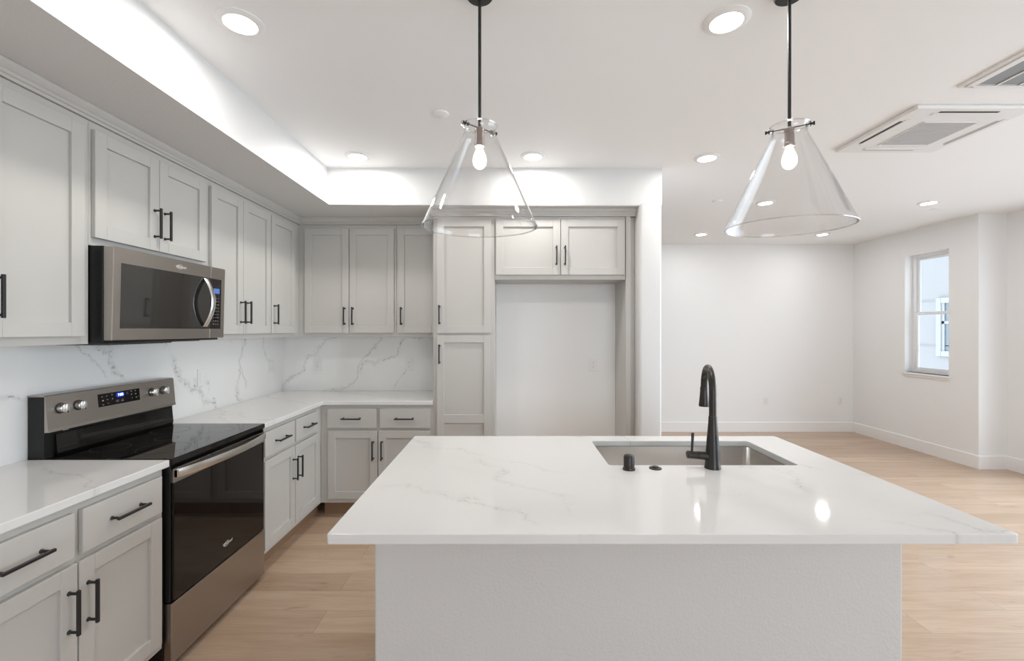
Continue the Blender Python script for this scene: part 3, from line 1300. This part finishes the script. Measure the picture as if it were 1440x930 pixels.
# ------------------------------------------------------------------ outlets and switches
def outlet(loc, rz, label, duplex=True, cat='outlet', name='wall_outlet'):
    """Plate facing local -y, centred at loc."""
    r = empty(name, loc, label, cat, None, rz)
    bm = nb()
    box(bm, -.035, .035, -.006, 0, -.0575, .0575, .002, 2)
    obj('cover_plate', bm, M['plastic'], r)
    bm = nb()
    if duplex:
        box(bm, -.0165, .0165, -.008, -.0055, -.0335, .0335, .0015)
        rc = obj('receptacle', bm, M['plastic'], r)
        bm = nb()
        for s in (-1, 1):
            zc0 = s * .0175
            box(bm, -.0075, -.0055, -.0084, -.0078, zc0 - .001, zc0 + .007)
            box(bm, .0055, .0075, -.0084, -.0078, zc0 + .0, zc0 + .007)
            lathe(bm, [(.0024, -.0084), (.0024, -.0078)], 10, (0, 0, zc0 - .008), 'Y')
        obj('slots', bm, M['slot'], rc)
    else:
        box(bm, -.0165, .0165, -.0085, -.0055, -.0335, .0335, .002)
        obj('rocker', bm, M['plastic'], r)
    return r


outlet((XW + .0205, 2.998, 1.152), L90, 'white switch plate on the left backsplash just right of the range', False, 'switch', 'light_switch')
outlet((XW + .0205, 3.88, 1.158), L90, 'white switch plate on the left backsplash close to the kitchen corner', False, 'switch', 'light_switch')
outlet((-1.752, YB - .0205, 1.154), 0, 'white outlet on the back wall backsplash near the corner')
outlet((-.920, YB - .0205, 1.154), 0, 'white outlet on the back wall backsplash near the pantry')
outlet((.716, 3.8495, 1.17), 0, 'white outlet on the back wall inside the empty fridge recess')
outlet((3.697, YF - .0005, .443), 0, 'white outlet low on the far wall, nearer its middle')
outlet((4.763, YF - .0005, .443), 0, 'white outlet low on the far wall beside the right corner')

# ------------------------------------------------------------------ recessed lights
def recessed_light(x, y, label):
    r = empty('recessed_light', (x, y, ZC), label, 'ceiling light', 'recessed lights in the ceiling')
    bm = nb()
    lathe(bm, [(.088, 0), (.088, -.003), (.080, -.006), (.066, -.0105), (.062, -.0105), (.060, -.006)], 48, cap=False)
    obj('trim_ring', bm, M['trim'], r, smooth=True)
    bm = nb()
    ring = [bm.verts.new((.0605 * math.cos(2 * PI * k / 48), .0605 * math.sin(2 * PI * k / 48), -.0085)) for k in range(48)]
    bm.faces.new(ring)
    obj('diffuser', bm, M['lamp_disc'], r)
    l = bpy.data.lights.new('lamp', 'AREA')
    l.shape = 'DISK'
    l.size = .115
    l.energy = LAMP_W if x < 1.6 else LAMP_W * .56
    l.color = (1.0, .968, .925) if x < 1.6 else (1.0, .985, .965)
    l.spread = math.radians(178)
    lo = bpy.data.objects.new('lamp', l)
    C.objects.link(lo)
    lo.parent = r
    lo.location = (0, 0, -.012)
    lo['kind'] = 'helper'
    return r


for x, y, lb in ((-1.077, 1.791, 'large round recessed light at the top left beside the soffit'),
                 (.861, 1.781, 'large round recessed light at the top between the two pendants'),
                 (-1.077, 3.169, 'round recessed light above the kitchen corner, left of the pendants'),
                 (.163, 3.169, 'round recessed light just right of the left pendant shade'),
                 (1.406, 3.198, 'round recessed light just left of the right pendant shade'),
                 (2.458, 5.757, 'small distant recessed light near the far wall, the left one of two'),
                 (4.016, 5.757, 'small distant recessed light near the far wall, behind the rim of the right pendant'),
                 (2.470, 4.330, 'recessed light seen through the lower part of the right pendant shade'),
                 (4.048, 4.330, 'small recessed light above the window side of the living room')):
    recessed_light(x, y, lb)

# ceiling disc covers
for x, y, r_, lb in ((-.392, 2.549, .045, 'flat white disc cover on the ceiling left of the left pendant'),
                     (4.34, 4.56, .045, 'small flat disc cover on the ceiling beside the rightmost recessed light'),
                     (1.98, 4.28, .045, 'faint flat disc cover on the ceiling left of the right pendant shade')):
    bm = nb()
    lathe(bm, [(r_, 0), (r_, -.004), (r_ - .003, -.006), (.002, -.0065)], 32, (x, y, ZC))
    tag(obj('ceiling_cover', bm, M['ceiling'], smooth=True), lb, 'ceiling cover', 'round covers on the ceiling')

# ------------------------------------------------------------------ ceiling cassette air conditioner
cas = empty('ceiling_cassette', (2.221, 2.440, ZC), 'square white ceiling air conditioner with four slots, in full view', 'air conditioner')
W, D = .662, .620
bm = nb()
box(bm, 0, W, 0, D, -.022, 0, .008, 2)
pnl = obj('panel', bm, M['plastic'], cas)
bm = nb()
gx0, gx1, gy0, gy1 = .190, .495, .165, .480
for k in range(22):
    y = gy0 + .004 + k * (gy1 - gy0 - .008) / 22
    box(bm, gx0 + .004, gx1 - .004, y, y + .008, -.027, -.021)
obj('grille', bm, M['cassette_mesh'], pnl)
bm = nb()
box(bm, gx0, gx1, gy0, gy1, -.0235, -.0222)
obj('grille_backing', bm, M['grey_plastic'], pnl)
bm = nb()
fw = .010
box(bm, gx0 - fw, gx0, gy0 - fw, gy1 + fw, -.027, -.0215, .002)
box(bm, gx1, gx1 + fw, gy0 - fw, gy1 + fw, -.027, -.0215, .002)
box(bm, gx0, gx1, gy0 - fw, gy0, -.027, -.0215, .002)
box(bm, gx0, gx1, gy1, gy1 + fw, -.027, -.0215, .002)
obj('grille_frame', bm, M['plastic'], pnl)
for i, (x0, x1, y0, y1) in enumerate(((.038, .056, .155, .460), (.160, .490, .036, .052), (.590, .612, .150, .470), (.160, .490, .560, .578))):
    bm = nb()
    box(bm, x0, x1, y0, y1, -.0232, -.0222)
    sl = obj('air_slot', bm, M['slot'] if i < 2 else M['grey_plastic'], pnl)
    bm = nb()
    if x1 - x0 < y1 - y0:
        box(bm, x1, x1 + .028, y0 - .02, y1 + .02, -.026, -.0215, .002)
    else:
        yy = y1 if i == 1 else y0 - .028
        box(bm, x0 - .02, x1 + .02, yy, yy + .028, -.026, -.0215, .002)
    obj('flap', bm, M['plastic'], pnl)

# return air grille nearer the camera
rgx = empty('return_air_grille', (2.256, 1.640, ZC), 'white louvred air grille on the ceiling, cut by the right picture edge', 'grille')
W2, D2 = .62, .623
bm = nb()
fw = .045
for (x0, x1, y0, y1) in ((0, fw + .02, 0, D2), (W2 - fw - .02, W2, 0, D2), (fw + .02, W2 - fw - .02, 0, fw), (fw + .02, W2 - fw - .02, D2 - fw + .015, D2)):
    box(bm, x0, x1, y0, y1, -.010, 0, .002)
box(bm, .025, fw + .018, .02, D2 - .02, -.016, -.0095, .002)
box(bm, .025, W2 - .03, D2 - fw + .017, D2 - .012, -.016, -.0095, .002)
fo = obj('frame', bm, M['plastic'], rgx)
bm = nb()
box(bm, fw + .02, W2 - fw - .02, fw, D2 - fw + .015, -.0012, 0)
obj('backing', bm, M['slot'], rgx)
bm = nb()
ys = fw + .006
while ys < D2 - fw + .004:
    prism(bm, [(ys, -.002), (ys + .0085, -.011), (ys + .0095, -.0105), (ys + .001, -.002)], fw + .02, W2 - fw - .02, 'X')
    ys += .0135
obj('louvres', bm, M['louvre'], rgx)
bm = nb()
for x in (.165, .275, .385, .495):
    box(bm, x, x + .010, fw, D2 - fw + .015, -.013, -.009)
obj('dividers', bm, M['plastic'], rgx)

# ------------------------------------------------------------------ pendants
def pendant(x, y, bar_deg, tilt, label):
    r = empty('pendant_light', (x, y, ZC), label, 'pendant light', 'glass cone pendants over the island')
    bm = nb()
    lathe(bm, [(.050, 0), (.050, -.018), (.046, -.024), (.012, -.026)], 32)
    obj('canopy', bm, M['black'], r, smooth=True)
    bm = nb()
    lathe(bm, [(.0058, -.02), (.0058, -.502)], 14)
    obj('rod', bm, M['black'], r, smooth=True)
    bm = nb()
    lathe(bm, [(.009, -.495), (.018, -.502), (.018, -.512), (.0165, -.514), (.0165, -.552), (.0185, -.554), (.0185, -.566), (.014, -.567)], 24)
    obj('socket', bm, M['socket'], r, smooth=True)
    # shade: flared lip, short neck, straight cone, thin glass with a rolled rim
    zt, zb = 2.206 - ZC, 1.846 - ZC
    prof = [(.0640, zt + .004), (.0625, zt), (.0590, zt - .006), (.0565, zt - .016), (.0575, zt - .026), (.0620, zt - .038)]
    for k in range(1, 13):
        t = k / 12
        prof.append((.0620 + (.2095 - .0620) * t, zt - .038 + (zb - zt + .038) * t))
    th = .0028
    inner = [(max(rr - th, .001), zz) for rr, zz in prof]
    bm = nb()
    loop = prof + [(prof[-1][0] + .0008, zb - .003), (prof[-1][0] - th - .0008, zb - .003)] + inner[::-1]
    loop.append(loop[0])
    lathe(bm, loop, 72, cap=False)
    bmesh.ops.remove_doubles(bm, verts=bm.verts, dist=1e-5)
    sh = obj('shade', bm, M['shade_glass'], r, smooth=True, angle=80)
    for rr, zz_, tr_ in ((.2087, zb - .001, .0026), (.0632, zt + .003, .0026)):
        bm = nb()
        ang = [2 * PI * k / 72 for k in range(72)]
        rings = [[bm.verts.new(((rr + tr_ * math.cos(2 * PI * q / 8)) * math.cos(a), (rr + tr_ * math.cos(2 * PI * q / 8)) * math.sin(a),
                                zz_ + tr_ * math.sin(2 * PI * q / 8))) for q in range(8)] for a in ang]
        for i in range(72):
            A_, B_ = rings[i], rings[(i + 1) % 72]
            for q in range(8):
                bm.faces.new((A_[q], A_[(q + 1) % 8], B_[(q + 1) % 8], B_[q]))
        obj('rim', bm, M['rim_glass'], sh, smooth=True)
    # rotate about the hanging point
    piv = Vector((0, 0, zt))
    sh.matrix_local = Matrix.Translation(piv) @ Matrix.Rotation(math.radians(tilt), 4, 'X') @ Matrix.Translation(-piv)
    # cross bar with screw knobs through the neck
    bm = nb()
    a = math.radians(bar_deg)
    ux, uy = math.cos(a), math.sin(a)
    zb_ = zt - .004
    tube(bm, [(-ux * .068, -uy * .068, zb_), (ux * .068, uy * .068, zb_)], .0022, 8)
    for s in (-1, 1):
        p = Vector((ux, uy, 0)) * s
        tube(bm, [p * .0625 + Vector((0, 0, zb_)), p * .0655 + Vector((0, 0, zb_))], .0085, 12)
        tube(bm, [p * .050 + Vector((0, 0, zb_)), p * .053 + Vector((0, 0, zb_))], .0075, 12)
        tube(bm, [p * .0655 + Vector((0, 0, zb_)), p * .071 + Vector((0, 0, zb_))], .004, 10)
        tube(bm, [p * .071 + Vector((0, 0, zb_)), p * .077 + Vector((0, 0, zb_))], .0068, 12)
    obj('cross_bar', bm, M['black'], r, smooth=True)
    # bulb
    bm = nb()
    zz = 2.134 - ZC
    prof = [(.010, zz + .004), (.012, zz - .006), (.017, zz - .018), (.0235, zz - .034), (.0262, zz - .050), (.0240, zz - .065), (.0165, zz - .076), (.007, zz - .0815), (.001, zz - .083)]
    lathe(bm, prof, 24)
    bl = obj('bulb', bm, M['bulb_glass'], r, smooth=True, angle=60)
    bm = nb()
    prof = [(.001, zz - .012), (.006, zz - .016), (.0125, zz - .030), (.0155, zz - .046), (.0130, zz - .060), (.006, zz - .068), (.001, zz - .069)]
    lathe(bm, prof, 20)
    obj('filament', bm, M['bulb'], bl, smooth=True, angle=60)
    return r


pendant(-.1095, 1.625, 40, 2.0, 'left clear glass cone pendant, hanging over the left half of the island')
pendant(1.014, 1.625, -33, 2.0, 'right clear glass cone pendant, hanging above the faucet side of the island')
